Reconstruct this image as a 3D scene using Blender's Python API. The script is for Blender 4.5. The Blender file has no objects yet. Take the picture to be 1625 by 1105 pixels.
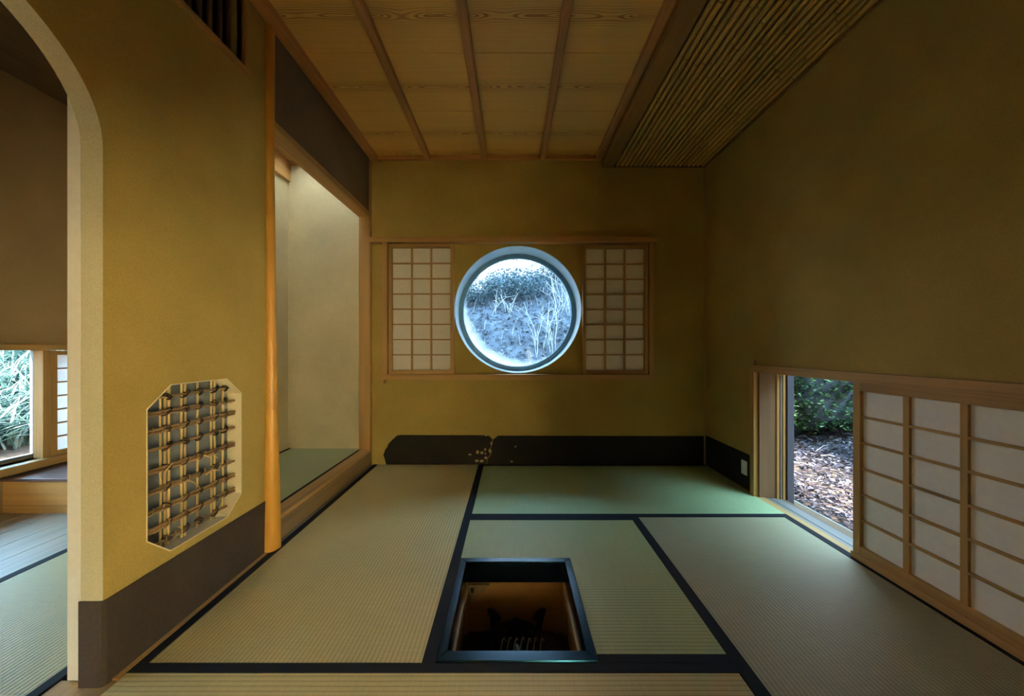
import bpy, bmesh, math, random
import numpy as np
from mathutils import Vector, Matrix, noise
from mathutils.geometry import tessellate_polygon

random.seed(7)
rng = np.random.default_rng(7)
S = bpy.context.scene
COL = S.collection
PI = math.pi

# ------------------------------------------------------------------ camera, sky, sun, exposure
cam_d = bpy.data.cameras.new('camera')
cam_d.sensor_width = 36.0
cam_d.lens = 558.0 / 1625.0 * 36.0
cam_d.clip_start = 0.02
cam = bpy.data.objects.new('camera', cam_d)
COL.objects.link(cam)
cam.location = (0, 0, 1.0)
cam.rotation_euler = (PI / 2, 0, 0)
S.camera = cam

W = bpy.data.worlds.new('overcast_sky')
S.world = W
W.use_nodes = True
wb = W.node_tree.nodes['Background']
wb.inputs['Color'].default_value = (0.38, 0.69, 1.0, 1)
wb.inputs['Strength'].default_value = 8.5

sun_d = bpy.data.lights.new('sun', 'SUN')
sun_d.energy = 105.0
sun_d.angle = math.radians(6)
sun_d.color = (1.0, 0.95, 0.87)
sun = bpy.data.objects.new('sun', sun_d)
COL.objects.link(sun)
sun.location = (0, -6, 8)
sun.rotation_euler = Vector((0.08, 0.80, -0.28)).to_track_quat('-Z', 'Y').to_euler()

S.view_settings.view_transform = 'Standard'
S.view_settings.look = 'None'
S.view_settings.exposure = 0.88
S.view_settings.gamma = 1.0
S.view_settings.use_curve_mapping = False
S.cycles.use_denoising = True
S.cycles.max_bounces = 10
S.cycles.diffuse_bounces = 7
S.cycles.transparent_max_bounces = 12

# ------------------------------------------------------------------ materials
MATS = {}


def new_mat(name):
    m = bpy.data.materials.new(name)
    m.use_nodes = True
    nt = m.node_tree
    b = nt.nodes['Principled BSDF']
    MATS[name] = m
    return m, nt, b


def ramp(nt, fac, stops):
    r = nt.nodes.new('ShaderNodeValToRGB')
    el = r.color_ramp.elements
    while len(el) > 1:
        el.remove(el[-1])
    el[0].position = stops[0][0]
    el[0].color = (*stops[0][1], 1)
    for p, c in stops[1:]:
        e = el.new(p)
        e.color = (*c, 1)
    nt.links.new(fac, r.inputs['Fac'])
    return r.outputs['Color']


def objcoord(nt, scale=(1, 1, 1), rand=0.0):
    tc = nt.nodes.new('ShaderNodeTexCoord')
    mp = nt.nodes.new('ShaderNodeMapping')
    mp.inputs['Scale'].default_value = scale
    nt.links.new(tc.outputs['Object'], mp.inputs['Vector'])
    if rand:
        oi = nt.nodes.new('ShaderNodeObjectInfo')
        mu = nt.nodes.new('ShaderNodeMath')
        mu.operation = 'MULTIPLY'
        mu.inputs[1].default_value = rand
        nt.links.new(oi.outputs['Random'], mu.inputs[0])
        cb = nt.nodes.new('ShaderNodeCombineXYZ')
        for i in range(3):
            nt.links.new(mu.outputs[0], cb.inputs[i])
        nt.links.new(cb.outputs[0], mp.inputs['Location'])
    return mp.outputs['Vector']


def noise_tex(nt, vec, scale, detail=4, rough=0.55, dist=0.0):
    n = nt.nodes.new('ShaderNodeTexNoise')
    n.inputs['Scale'].default_value = scale
    n.inputs['Detail'].default_value = detail
    n.inputs['Roughness'].default_value = rough
    n.inputs['Distortion'].default_value = dist
    nt.links.new(vec, n.inputs['Vector'])
    return n.outputs['Fac']


def bump(nt, b, height, strength, dist=0.002):
    bp = nt.nodes.new('ShaderNodeBump')
    bp.inputs['Strength'].default_value = strength
    bp.inputs['Distance'].default_value = dist
    nt.links.new(height, bp.inputs['Height'])
    nt.links.new(bp.outputs['Normal'], b.inputs['Normal'])


def sc(c, k):
    return tuple(min(1, x * k) for x in c)


def plaster(name, col, var=0.12, rough=0.92, gscale=220, bstr=0.35):
    m, nt, b = new_mat(name)
    v = objcoord(nt)
    a = noise_tex(nt, v, 2.2, 5)
    c = ramp(nt, a, [(0.3, sc(col, 1 - var)), (0.7, sc(col, 1 + var))])
    f = noise_tex(nt, v, gscale, 3)
    mx = nt.nodes.new('ShaderNodeMixRGB')
    mx.blend_type = 'MULTIPLY'
    mx.inputs['Fac'].default_value = 0.55
    nt.links.new(c, mx.inputs['Color1'])
    nt.links.new(ramp(nt, f, [(0.3, (0.72, 0.70, 0.66)), (0.6, (1, 1, 1))]), mx.inputs['Color2'])
    nt.links.new(mx.outputs['Color'], b.inputs['Base Color'])
    b.inputs['Roughness'].default_value = rough
    b.inputs['Specular IOR Level'].default_value = 0.15
    bump(nt, b, f, bstr, 0.002)
    return m


def wood(name, col, axis='x', rough=0.55, dark=0.62, freq=60, spec=0.3):
    key = name + '_' + axis
    if key in MATS:
        return MATS[key]
    m, nt, b = new_mat(key)
    s = {'x': (0.9, freq, freq), 'y': (freq, 0.9, freq), 'z': (freq, freq, 0.9)}[axis]
    v = objcoord(nt, s, 37.0)
    a = noise_tex(nt, v, 1.0, 5, 0.6, 0.4)
    s2 = tuple(x * (0.16 if x > 1 else 1) for x in s)
    v2 = objcoord(nt, s2, 11.0)
    a2 = noise_tex(nt, v2, 1.0, 3, 0.5, 0.2)
    ad = nt.nodes.new('ShaderNodeMath')
    ad.operation = 'ADD'
    ad.use_clamp = False
    nt.links.new(a, ad.inputs[0])
    nt.links.new(a2, ad.inputs[1])
    hf = nt.nodes.new('ShaderNodeMath')
    hf.operation = 'MULTIPLY'
    hf.inputs[1].default_value = 0.5
    nt.links.new(ad.outputs[0], hf.inputs[0])
    c = ramp(nt, hf.outputs[0], [(0.32, sc(col, dark)), (0.5, col), (0.68, sc(col, 1.15))])
    nt.links.new(c, b.inputs['Base Color'])
    b.inputs['Roughness'].default_value = rough
    b.inputs['Specular IOR Level'].default_value = spec
    bump(nt, b, a, 0.15, 0.001)
    return m


def board_wood(name, col, dk):
    """flat-sawn boards running along x: straight grain with a line of pointed loops at the pith, a few knots"""
    m, nt, b = new_mat(name)
    tc = nt.nodes.new('ShaderNodeTexCoord')
    oi = nt.nodes.new('ShaderNodeObjectInfo')
    sep = nt.nodes.new('ShaderNodeSeparateXYZ')
    nt.links.new(tc.outputs['Object'], sep.inputs[0])

    def math_(op, a, bb):
        n = nt.nodes.new('ShaderNodeMath')
        n.operation = op
        for i, q in enumerate((a, bb)):
            if isinstance(q, (int, float)):
                n.inputs[i].default_value = q
            else:
                nt.links.new(q, n.inputs[i])
        return n.outputs[0]
    off = math_('MULTIPLY', oi.outputs['Random'], 40.0)
    cb = nt.nodes.new('ShaderNodeCombineXYZ')
    nt.links.new(math_('ADD', math_('MULTIPLY', sep.outputs['X'], 1.3), off), cb.inputs[0])
    nt.links.new(math_('MULTIPLY', sep.outputs['Y'], 2.0), cb.inputs[1])
    slow = noise_tex(nt, cb.outputs[0], 1.6, 2, 0.5)
    zz = math_('MULTIPLY', math_('SUBTRACT', slow, 0.5), 0.16)
    yy = math_('ADD', sep.outputs['Y'], math_('MULTIPLY', math_('SUBTRACT', slow, 0.5), 0.02))
    r = math_('SQRT', math_('ADD', math_('MULTIPLY', yy, yy), math_('MULTIPLY', zz, zz)), 0)
    rr = math_('MULTIPLY', math_('POWER', r, 0.8), 330.0)
    ring = math_('ADD', math_('MULTIPLY', math_('SINE', rr, 0), 0.5), 0.5)
    cb2 = nt.nodes.new('ShaderNodeCombineXYZ')
    nt.links.new(math_('ADD', math_('MULTIPLY', sep.outputs['X'], 1.5), off), cb2.inputs[0])
    nt.links.new(math_('MULTIPLY', sep.outputs['Y'], 55.0), cb2.inputs[1])
    fine = noise_tex(nt, cb2.outputs[0], 1.0, 4, 0.6, 0.3)
    fall = math_('POWER', 2.718, math_('MULTIPLY', math_('MULTIPLY', r, r), -260.0))
    mixf = math_('ADD', math_('MULTIPLY', ring, math_('ADD', math_('MULTIPLY', fall, 0.50), 0.12)), math_('MULTIPLY', fine, 0.62))
    c = ramp(nt, mixf, [(0.25, col), (0.62, sc(col, 0.86)), (0.95, dk)])
    # broad tone drift and knots
    cb3 = nt.nodes.new('ShaderNodeCombineXYZ')
    nt.links.new(math_('ADD', math_('MULTIPLY', sep.outputs['X'], 1.0), off), cb3.inputs[0])
    nt.links.new(math_('MULTIPLY', sep.outputs['Y'], 1.7), cb3.inputs[1])
    vo = nt.nodes.new('ShaderNodeTexVoronoi')
    vo.inputs['Scale'].default_value = 1.7
    nt.links.new(cb3.outputs[0], vo.inputs['Vector'])
    kn = ramp(nt, vo.outputs['Distance'], [(0.0, (0.25, 0.18, 0.12)), (0.035, (0.45, 0.35, 0.25)), (0.06, (1, 1, 1))])
    mx = nt.nodes.new('ShaderNodeMixRGB')
    mx.blend_type = 'MULTIPLY'
    mx.inputs['Fac'].default_value = 0.85
    nt.links.new(c, mx.inputs['Color1'])
    nt.links.new(kn, mx.inputs['Color2'])
    nt.links.new(mx.outputs['Color'], b.inputs['Base Color'])
    b.inputs['Roughness'].default_value = 0.55
    b.inputs['Specular IOR Level'].default_value = 0.25
    return m


def tatami(name, col, axis):
    """woven rush: ribs that run along the given axis, beaded along their length"""
    m, nt, b = new_mat(name)
    tc = nt.nodes.new('ShaderNodeTexCoord')
    sep = nt.nodes.new('ShaderNodeSeparateXYZ')
    nt.links.new(tc.outputs['Object'], sep.inputs[0])
    al, ac = (('X', 'Y') if axis == 'x' else ('Y', 'X'))

    def math_(op, a, bb):
        n = nt.nodes.new('ShaderNodeMath')
        n.operation = op
        for i, q in enumerate((a, bb)):
            if isinstance(q, (int, float)):
                n.inputs[i].default_value = q
            else:
                nt.links.new(q, n.inputs[i])
        return n.outputs[0]
    s1 = math_('ABSOLUTE', math_('SINE', math_('MULTIPLY', sep.outputs[ac], PI / 0.0155), 0), 0)
    rib = math_('POWER', s1, 0.45)
    bead = math_('ADD', math_('MULTIPLY', math_('SINE', math_('MULTIPLY', sep.outputs[al], 2 * PI / 0.008), 0), 0.5), 0.5)
    h = math_('ADD', rib, math_('MULTIPLY', bead, 0.04))
    cb = nt.nodes.new('ShaderNodeCombineXYZ')
    nt.links.new(math_('MULTIPLY', sep.outputs[ac], 9.0), cb.inputs[0])
    nt.links.new(math_('MULTIPLY', sep.outputs[al], 160.0), cb.inputs[1])
    straw = noise_tex(nt, cb.outputs[0], 1.0, 2)
    big = noise_tex(nt, objcoord(nt), 1.8, 3)
    c1 = ramp(nt, straw, [(0.3, sc(col, 0.94)), (0.7, sc(col, 1.05))])
    mx = nt.nodes.new('ShaderNodeMixRGB')
    mx.blend_type = 'MULTIPLY'
    mx.inputs['Fac'].default_value = 1
    nt.links.new(c1, mx.inputs['Color1'])
    nt.links.new(ramp(nt, rib, [(0.15, (0.50, 0.47, 0.40)), (0.75, (1, 1, 1))]), mx.inputs['Color2'])
    mx2 = nt.nodes.new('ShaderNodeMixRGB')
    mx2.blend_type = 'MULTIPLY'
    mx2.inputs['Fac'].default_value = 1
    nt.links.new(mx.outputs['Color'], mx2.inputs['Color1'])
    nt.links.new(ramp(nt, big, [(0.3, (0.92, 0.92, 0.9)), (0.7, (1, 1, 1))]), mx2.inputs['Color2'])
    nt.links.new(mx2.outputs['Color'], b.inputs['Base Color'])
    b.inputs['Roughness'].default_value = 0.5
    b.inputs['Specular IOR Level'].default_value = 0.35
    bump(nt, b, h, 0.5, 0.002)
    return m


def plain(name, col, rough=0.6, spec=0.4, metal=0.0, var=0.0, nscale=30.0, bstr=0.0):
    m, nt, b = new_mat(name)
    v = objcoord(nt, (1, 1, 1), 9.0)
    f = noise_tex(nt, v, nscale, 4)
    c = ramp(nt, f, [(0.3, sc(col, 1 - var)), (0.7, sc(col, 1 + var))])
    nt.links.new(c, b.inputs['Base Color'])
    b.inputs['Roughness'].default_value = rough
    b.inputs['Specular IOR Level'].default_value = spec
    b.inputs['Metallic'].default_value = metal
    if bstr:
        bump(nt, b, f, bstr, 0.003)
    return m


def paper(name, col, trans=0.0, tint=(1, 1, 1)):
    m, nt, b = new_mat(name)
    f = noise_tex(nt, objcoord(nt, (1, 1, 1), 5.0), 40, 4)
    c = ramp(nt, f, [(0.3, sc(col, 0.94)), (0.7, col)])
    nt.links.new(c, b.inputs['Base Color'])
    b.inputs['Roughness'].default_value = 0.9
    b.inputs['Specular IOR Level'].default_value = 0.1
    if trans:
        tr = nt.nodes.new('ShaderNodeBsdfTranslucent')
        tr.inputs['Color'].default_value = (*tint, 1)
        mix = nt.nodes.new('ShaderNodeMixShader')
        mix.inputs['Fac'].default_value = trans
        nt.links.new(b.outputs[0], mix.inputs[1])
        nt.links.new(tr.outputs[0], mix.inputs[2])
        nt.links.new(mix.outputs[0], nt.nodes['Material Output'].inputs['Surface'])
    return m


def glass(name, tint=(1, 1, 1), refl=False):
    m, nt, b = new_mat(name)
    tr = nt.nodes.new('ShaderNodeBsdfTransparent')
    tr.inputs['Color'].default_value = (*tint, 1)
    gl = nt.nodes.new('ShaderNodeBsdfGlossy')
    gl.inputs['Roughness'].default_value = 0.03
    lw = nt.nodes.new('ShaderNodeFresnel')
    lw.inputs['IOR'].default_value = 1.18
    mix = nt.nodes.new('ShaderNodeMixShader')
    nt.links.new(lw.outputs[0], mix.inputs['Fac'])
    nt.links.new(tr.outputs[0], mix.inputs[1])
    nt.links.new(gl.outputs[0], mix.inputs[2])
    out = mix.outputs[0]
    if refl:
        # white crescent of reflection painted into the lower left of the pane
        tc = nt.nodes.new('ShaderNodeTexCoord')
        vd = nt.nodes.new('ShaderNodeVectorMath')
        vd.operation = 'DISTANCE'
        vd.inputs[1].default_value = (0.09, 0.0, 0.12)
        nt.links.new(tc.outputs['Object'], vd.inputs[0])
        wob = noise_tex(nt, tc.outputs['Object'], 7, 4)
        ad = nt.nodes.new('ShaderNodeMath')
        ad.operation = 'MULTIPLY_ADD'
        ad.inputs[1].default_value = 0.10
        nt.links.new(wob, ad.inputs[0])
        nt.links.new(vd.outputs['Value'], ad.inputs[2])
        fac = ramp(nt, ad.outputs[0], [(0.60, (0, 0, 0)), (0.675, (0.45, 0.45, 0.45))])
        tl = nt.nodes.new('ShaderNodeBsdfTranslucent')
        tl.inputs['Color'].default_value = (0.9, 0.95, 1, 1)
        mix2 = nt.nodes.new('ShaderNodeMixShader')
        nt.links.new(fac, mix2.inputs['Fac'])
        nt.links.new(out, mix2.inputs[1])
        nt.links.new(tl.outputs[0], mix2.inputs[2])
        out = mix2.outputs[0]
    nt.links.new(out, nt.nodes['Material Output'].inputs['Surface'])
    return m


def leafmat(name, c0, c1, c2, rough=0.7, trans=0.25):
    m, nt, b = new_mat(name)
    at = nt.nodes.new('ShaderNodeAttribute')
    at.attribute_name = 'tone'
    c = ramp(nt, at.outputs['Fac'], [(0.0, c0), (0.5, c1), (1.0, c2)])
    nt.links.new(c, b.inputs['Base Color'])
    b.inputs['Roughness'].default_value = rough
    b.inputs['Specular IOR Level'].default_value = 0.2
    if trans:
        tr = nt.nodes.new('ShaderNodeBsdfTranslucent')
        nt.links.new(c, tr.inputs['Color'])
        mix = nt.nodes.new('ShaderNodeMixShader')
        mix.inputs['Fac'].default_value = trans
        nt.links.new(b.outputs[0], mix.inputs[1])
        nt.links.new(tr.outputs[0], mix.inputs[2])
        nt.links.new(mix.outputs[0], nt.nodes['Material Output'].inputs['Surface'])
    return m


CLAY = (0.46, 0.332, 0.086)
M_wall = plaster('ochre_clay_wall', CLAY)
M_wall_toko = plaster('pale_clay_wall', (0.64, 0.55, 0.33))
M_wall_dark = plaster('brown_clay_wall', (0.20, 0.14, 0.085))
M_wall_left = plaster('tan_clay_wall', (0.42, 0.28, 0.13))
M_jamb = plaster('lit_clay_edge', (0.51, 0.455, 0.265), var=0.06)  # brighter light on the wall ends put into a paler clay
M_dado = plaster('dark_paper_dado', (0.062, 0.046, 0.034), var=0.25, rough=0.75, gscale=90, bstr=0.2)
M_dado_b = plaster('black_paper_dado', (0.026, 0.021, 0.016), var=0.25, rough=0.75, gscale=90, bstr=0.2)
M_chip = plaster('peeled_clay_patch', (0.50, 0.40, 0.20))
M_ceil = board_wood('cedar_ceiling_board', (0.82, 0.52, 0.13), (0.36, 0.17, 0.04))
TAN = (0.50, 0.285, 0.095)
M_batten = wood('cedar_batten', (0.54, 0.27, 0.08), 'y')
M_batten_x = wood('cedar_batten', (0.54, 0.27, 0.08), 'x')
M_post = wood('log_post', (0.56, 0.275, 0.035), 'z', rough=0.4, dark=0.8, freq=14, spec=0.4)
M_kumi = wood('shoji_wood', (0.46, 0.265, 0.085), 'z')
M_kumi_x = wood('shoji_wood', (0.46, 0.265, 0.085), 'x')
M_kumi_y = wood('shoji_wood', (0.46, 0.265, 0.085), 'y')
M_tan_x, M_tan_y, M_tan_z = (wood('tan_wood', TAN, a) for a in 'xyz')
M_dk_x, M_dk_y, M_dk_z = (wood('brown_wood', (0.16, 0.095, 0.045), a) for a in 'xyz')
M_beam = wood('dark_beam', (0.32, 0.175, 0.045), 'y')
M_sillgrain = wood('grained_sill', (0.25, 0.165, 0.075), 'y', dark=0.35, freq=30)
M_pink_z = wood('rosy_jamb_wood', (0.24, 0.14, 0.07), 'z')
M_grey_x, M_grey_y, M_grey_z = (wood('weathered_wood', (0.22, 0.20, 0.17), a) for a in 'xyz')
M_bluepost = wood('weathered_dark_wood', (0.10, 0.105, 0.14), 'z')
M_floor_l = wood('grey_plank', (0.36, 0.29, 0.21), 'y', rough=0.45)
M_ledge = wood('purple_ledge', (0.17, 0.10, 0.085), 'x', rough=0.4)
M_tat_y = tatami('rush_weave_aged_y', (0.60, 0.49, 0.20), 'y')
M_tat_x = tatami('rush_weave_aged_x', (0.60, 0.49, 0.205), 'x')
M_tat_g = tatami('rush_weave_green_x', (0.44, 0.46, 0.20), 'x')  # green cast of the daylight put into the middle mat's colour
M_tat_b = tatami('rush_weave_sheen_x', (0.44, 0.57, 0.29), 'x')  # green daylight sheen put into the back mat's colour
M_tat_l = tatami('rush_weave_old_y', (0.46, 0.36, 0.15), 'y')
M_tat_r = tatami('rush_weave_worn_y', (0.42, 0.375, 0.21), 'y')
M_tat_t = tatami('rush_weave_fresh_y', (0.42, 0.46, 0.24), 'y')
M_heri = plain('black_cloth_border', (0.012, 0.012, 0.014), 0.8, 0.25, var=0.2, nscale=300)
M_paper = paper('shoji_paper', (0.86, 0.82, 0.71))
M_paper_glow = paper('added_screen_paper', (0.80, 0.75, 0.62), 0.8, (0.94, 0.89, 0.72))  # paper of the added light screens
M_paper_lit = paper('backlit_shoji_paper', (0.80, 0.78, 0.72), 0.6, (0.9, 0.9, 0.9))
M_frost = paper('added_skylight_pane', (0.80, 0.80, 0.80), 0.62, (0.9, 0.92, 0.92))  # pane of the added skylight
M_fusuma = paper('fusuma_paper', (0.70, 0.66, 0.53))
M_lacquer = plain('black_lacquer', (0.004, 0.007, 0.010), 0.18, 0.6)
M_lacquer.node_tree.nodes['Principled BSDF'].inputs['Specular Tint'].default_value = (0.12, 0.55, 0.85, 1)  # blue window reflection tinted into the sheen
M_iron = plain('black_iron', (0.012, 0.012, 0.012), 0.55, 0.4, var=0.3, bstr=0.3)
M_char = plain('charcoal', (0.016, 0.015, 0.015), 0.75, 0.3, var=0.5, bstr=0.8)
M_ash = plain('grey_ash', (0.10, 0.09, 0.08), 0.95, 0.1, var=0.4, nscale=60, bstr=0.6)
M_wire = plain('bright_metal_wire', (0.6, 0.58, 0.52), 0.3, 0.5, 1.0)
M_pit = wood('pit_lining', (0.46, 0.25, 0.075), 'x')
M_reveal = plain('pale_blue_reveal', (0.66, 0.88, 0.96), 0.45, 0.4, var=0.03)  # one even pale blue for the whole lining
M_ring = plain('teal_grey_window_frame', (0.17, 0.30, 0.36), 0.45, 0.4, var=0.1)
M_glass = glass('window_glass', (0.95, 0.98, 1.0))
M_glass_refl = glass('painted_reflection_glass', (0.95, 0.98, 1.0), True)
M_bamboo = wood('smoked_bamboo', (0.60, 0.365, 0.07), 'y', rough=0.5, freq=90, spec=0.25)
M_bamboo_n = wood('bamboo_node', (0.17, 0.10, 0.04), 'y', rough=0.5)
M_lining = plaster('lit_cream_lining', (0.80, 0.71, 0.46), var=0.05)  # front light on the lattice reveal put into a paler lining
M_shade_sheet = paper('grey_shade_sheet', (0.20, 0.22, 0.22))  # grey stands in for the shade on the paper behind the lattice
M_rod_z = wood('split_bamboo', (0.56, 0.40, 0.15), 'z', rough=0.4, dark=0.5)
M_rod_y = wood('brown_bamboo', (0.30, 0.18, 0.07), 'y', rough=0.45, dark=0.4)
M_vine = plain('dry_vine', (0.40, 0.27, 0.12), 0.7, 0.3, var=0.3)
M_bind = plain('dark_vine_binding', (0.055, 0.034, 0.018), 0.7, 0.3, var=0.3)
M_black = plain('vent_darkness', (0.01, 0.008, 0.006), 0.9, 0.1)
M_white = plain('white_plastic', (0.75, 0.74, 0.68), 0.4, 0.4)
M_soil = plain('dark_soil', (0.11, 0.085, 0.07), 0.95, 0.1, var=0.5, nscale=9, bstr=0.8)
M_roof = plain('dark_roof', (0.08, 0.08, 0.085), 0.9, 0.1, var=0.2)
M_conc = plain('grey_foundation_stone', (0.36, 0.35, 0.33), 0.9, 0.2, var=0.25, nscale=14, bstr=0.5)


# ------------------------------------------------------------------ builders
def tag(o, label=None, cat=None, group=None, kind=None):
    if label: o['label'] = label
    if cat: o['category'] = cat
    if group: o['group'] = group
    if kind: o['kind'] = kind
    return o


def empty(name, loc):
    o = bpy.data.objects.new(name, None)
    COL.objects.link(o)
    o.location = loc
    o.empty_display_size = 0.05
    return o


def link(name, me, mat, parent=None, loc=(0, 0, 0)):
    """loc in world units; parents are never rotated, so a child only needs the offset"""
    o = bpy.data.objects.new(name, me)
    COL.objects.link(o)
    if mat and not me.materials:
        me.materials.append(mat)
    p = Vector((0, 0, 0))
    if parent:
        o.parent = parent
        q = parent
        while q:
            p += Vector(q.location)
            q = q.parent
    o.location = Vector(loc) - p
    return o


def smooth(me, ang=None):
    for p in me.polygons:
        p.use_smooth = True
    if ang:
        try:
            me.set_sharp_from_angle(angle=math.radians(ang))
        except Exception:
            pass


BOXES = {}


def box(name, x0, x1, y0, y1, z0, z1, mat, parent=None, bev=0.0):
    d = (round(abs(x1 - x0), 4), round(abs(y1 - y0), 4), round(abs(z1 - z0), 4))
    key = (d, mat.name, bev)
    me = BOXES.get(key)
    if me is None:
        bm = bmesh.new()
        bmesh.ops.create_cube(bm, size=1)
        bmesh.ops.scale(bm, vec=d, verts=bm.verts)
        if bev:
            bmesh.ops.bevel(bm, geom=list(bm.edges), offset=min(bev, min(d) * 0.45), segments=2, affect='EDGES', profile=0.6)
        me = bpy.data.meshes.new(name)
        bm.to_mesh(me)
        bm.free()
        me.materials.append(mat)
        BOXES[key] = me
    return link(name, me, None, parent, ((x0 + x1) / 2, (y0 + y1) / 2, (z0 + z1) / 2))


def from_py(name, v, f, mat, parent=None, loc=(0, 0, 0), sm=None):
    me = bpy.data.meshes.new(name)
    me.from_pydata([tuple(q) for q in v], [], f)
    me.validate()
    bm = bmesh.new()
    bm.from_mesh(me)
    bmesh.ops.recalc_face_normals(bm, faces=bm.faces)
    bm.to_mesh(me)
    bm.free()
    if sm:
        smooth(me, sm)
    return link(name, me, mat, parent, loc)


def slab(name, outline, holes, mapping, t0, t1, mat, parent=None, edge_mat=None):
    """a plate with holes: outline and holes are 2D loops, mapping(a, b, t) gives the 3D point"""
    loops = [outline] + holes
    polys = [[Vector((a, b, 0)) for a, b in lp] for lp in loops]
    tris = tessellate_polygon(polys)
    flat = [p for lp in loops for p in lp]
    n = len(flat)
    v = [mapping(a, b, t0) for a, b in flat] + [mapping(a, b, t1) for a, b in flat]
    f = [tuple(t) for t in tris] + [tuple(i + n for i in reversed(t)) for t in tris]
    nface = len(f)
    s = 0
    for lp in loops:
        m = len(lp)
        for i in range(m):
            j = (i + 1) % m
            f.append((s + i, s + j, n + s + j, n + s + i))
        s += m
    o = from_py(name, v, f, mat, parent)
    if edge_mat:
        o.data.materials.append(edge_mat)
        # the cut edges of the openings take the second material
        for p in o.data.polygons:
            if len(p.vertices) == 4:
                p.material_index = 1
    return o


def lathe(name, prof, mat, parent=None, loc=(0, 0, 0), seg=24, axis='z'):
    v, f = [], []
    for r, h in prof:
        for i in range(seg):
            a = 2 * PI * i / seg
            p = (r * math.cos(a), r * math.sin(a), h)
            if axis == 'y':
                p = (p[0], p[2], p[1])
            elif axis == 'x':
                p = (p[2], p[0], p[1])
            v.append(p)
    for k in range(len(prof) - 1):
        for i in range(seg):
            j = (i + 1) % seg
            f.append((k * seg + i, k * seg + j, (k + 1) * seg + j, (k + 1) * seg + i))
    f.append(tuple(range(seg)))
    f.append(tuple((len(prof) - 1) * seg + i for i in range(seg)))
    return from_py(name, v, f, mat, parent, loc, 40)


def tube_geo(pts, r, seg=6):
    """vertices and faces of a bent tube; r is a number or a list"""
    pts = [Vector(p) for p in pts]
    v, f = [], []
    n = len(pts)
    for k, p in enumerate(pts):
        d = (pts[min(k + 1, n - 1)] - pts[max(k - 1, 0)]).normalized()
        u = d.cross(Vector((0.31, 0.22, 0.92)))
        if u.length < 1e-3:
            u = d.cross(Vector((1, 0, 0)))
        u.normalize()
        w = d.cross(u)
        rr = r[k] if isinstance(r, (list, tuple)) else r
        for i in range(seg):
            a = 2 * PI * i / seg
            v.append(p + (u * math.cos(a) + w * math.sin(a)) * rr)
    for k in range(n - 1):
        for i in range(seg):
            j = (i + 1) % seg
            f.append((k * seg + i, k * seg + j, (k + 1) * seg + j, (k + 1) * seg + i))
    f.append(tuple(range(seg)))
    f.append(tuple((n - 1) * seg + i for i in range(seg)))
    return v, f


def tube(name, pts, r, mat, parent=None, seg=6):
    v, f = tube_geo(pts, r, seg)
    return from_py(name, v, f, mat, parent, (0, 0, 0), 50)


# ------------------------------------------------------------------ key dimensions (metres; camera at x=0, y=0, z=1)
XL, XR, YB, YF = -1.204, 1.66, 3.02, -1.25      # side walls, back wall, wall behind the camera
ZC, ZB = 2.64, 2.552                            # board ceiling, underside of the bamboo
WC, WR = (0.051, 1.33), 0.547                   # round window

# ------------------------------------------------------------------ structure: floors, walls, roof
box('floor', -1.36, 1.95, YF - 0.2, 1.16, -0.16, -0.055, M_dk_x).__setitem__('kind', 'structure')
box('floor', -1.36, -0.245, 1.16, 3.3, -0.16, -0.055, M_dk_x).__setitem__('kind', 'structure')
box('floor', 0.275, 1.95, 1.16, 3.3, -0.16, -0.055, M_dk_x).__setitem__('kind', 'structure')
box('floor', -0.245, 0.275, 1.665, 3.3, -0.16, -0.055, M_dk_x).__setitem__('kind', 'structure')

# back wall with the round hole
seg = 96
circ = [(WC[0] + WR * math.cos(2 * PI * i / seg), WC[1] + WR * math.sin(2 * PI * i / seg)) for i in range(seg)]
wb_o = slab('wall_back', [(XL, -0.2), (XR, -0.2), (XR, 2.75), (XL, 2.75)], [circ],
            lambda a, b, t: (a, t, b), YB, YB + 0.27, M_wall)
tag(wb_o, kind='structure')

# left wall: arched service opening, octagonal lattice window, vent
aY, aA, aZ, aB = 0.69, 0.35, 1.59, 0.325
arch = [(aY + aA * math.cos(PI * i / 36), aZ + aB * math.sin(PI * i / 36)) for i in range(37)]
outl = [(YF, -0.05), (aY - aA, -0.05)] + arch[::-1] + [(aY + aA, -0.05), (1.735, -0.05), (1.735, 2.75), (YF, 2.75)]
OCT = [(1.163, 0.357), (1.243, 0.281), (1.495, 0.281), (1.571, 0.352), (1.571, 0.80), (1.491, 0.871), (1.246, 0.871), (1.163, 0.797)]
VENT = [(1.268, 2.262), (1.575, 2.262), (1.575, 2.60), (1.268, 2.60)]
wl = slab('wall_left', outl, [OCT, VENT], lambda a, b, t: (t, a, b), XL - 0.006, XL - 0.071, M_wall, edge_mat=M_jamb)
tag(wl, kind='structure')
# small wall over the alcove lintel
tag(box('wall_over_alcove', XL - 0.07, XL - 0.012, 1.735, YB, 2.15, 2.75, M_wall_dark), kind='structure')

# right wall with the low window opening
wr = slab('wall_right', [(YF, -0.16), (YB + 0.27, -0.16), (YB + 0.27, 2.75), (YF, 2.75)],
          [[(1.66, -0.02), (2.372, -0.02), (2.372, 0.845), (1.66, 0.845)]],
          lambda a, b, t: (t, a, b), XR, XR + 0.17, M_wall)
tag(wr, kind='structure')

# wall behind the camera with openings for the added light screens
RO = [(0.30, 0.04), (1.56, 0.04), (1.56, 1.00), (0.30, 1.00)]
RL = [(-2.65, 0.30), (-2.25, 0.30), (-2.25, 0.70), (-2.65, 0.70)]
tag(slab('wall_rear', [(-3.3, -0.2), (1.83, -0.2), (1.83, 2.75), (-3.3, 2.75)], [RO, RL],
         lambda a, b, t: (a, t, b), YF - 0.1, YF, M_wall), kind='structure')

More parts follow.
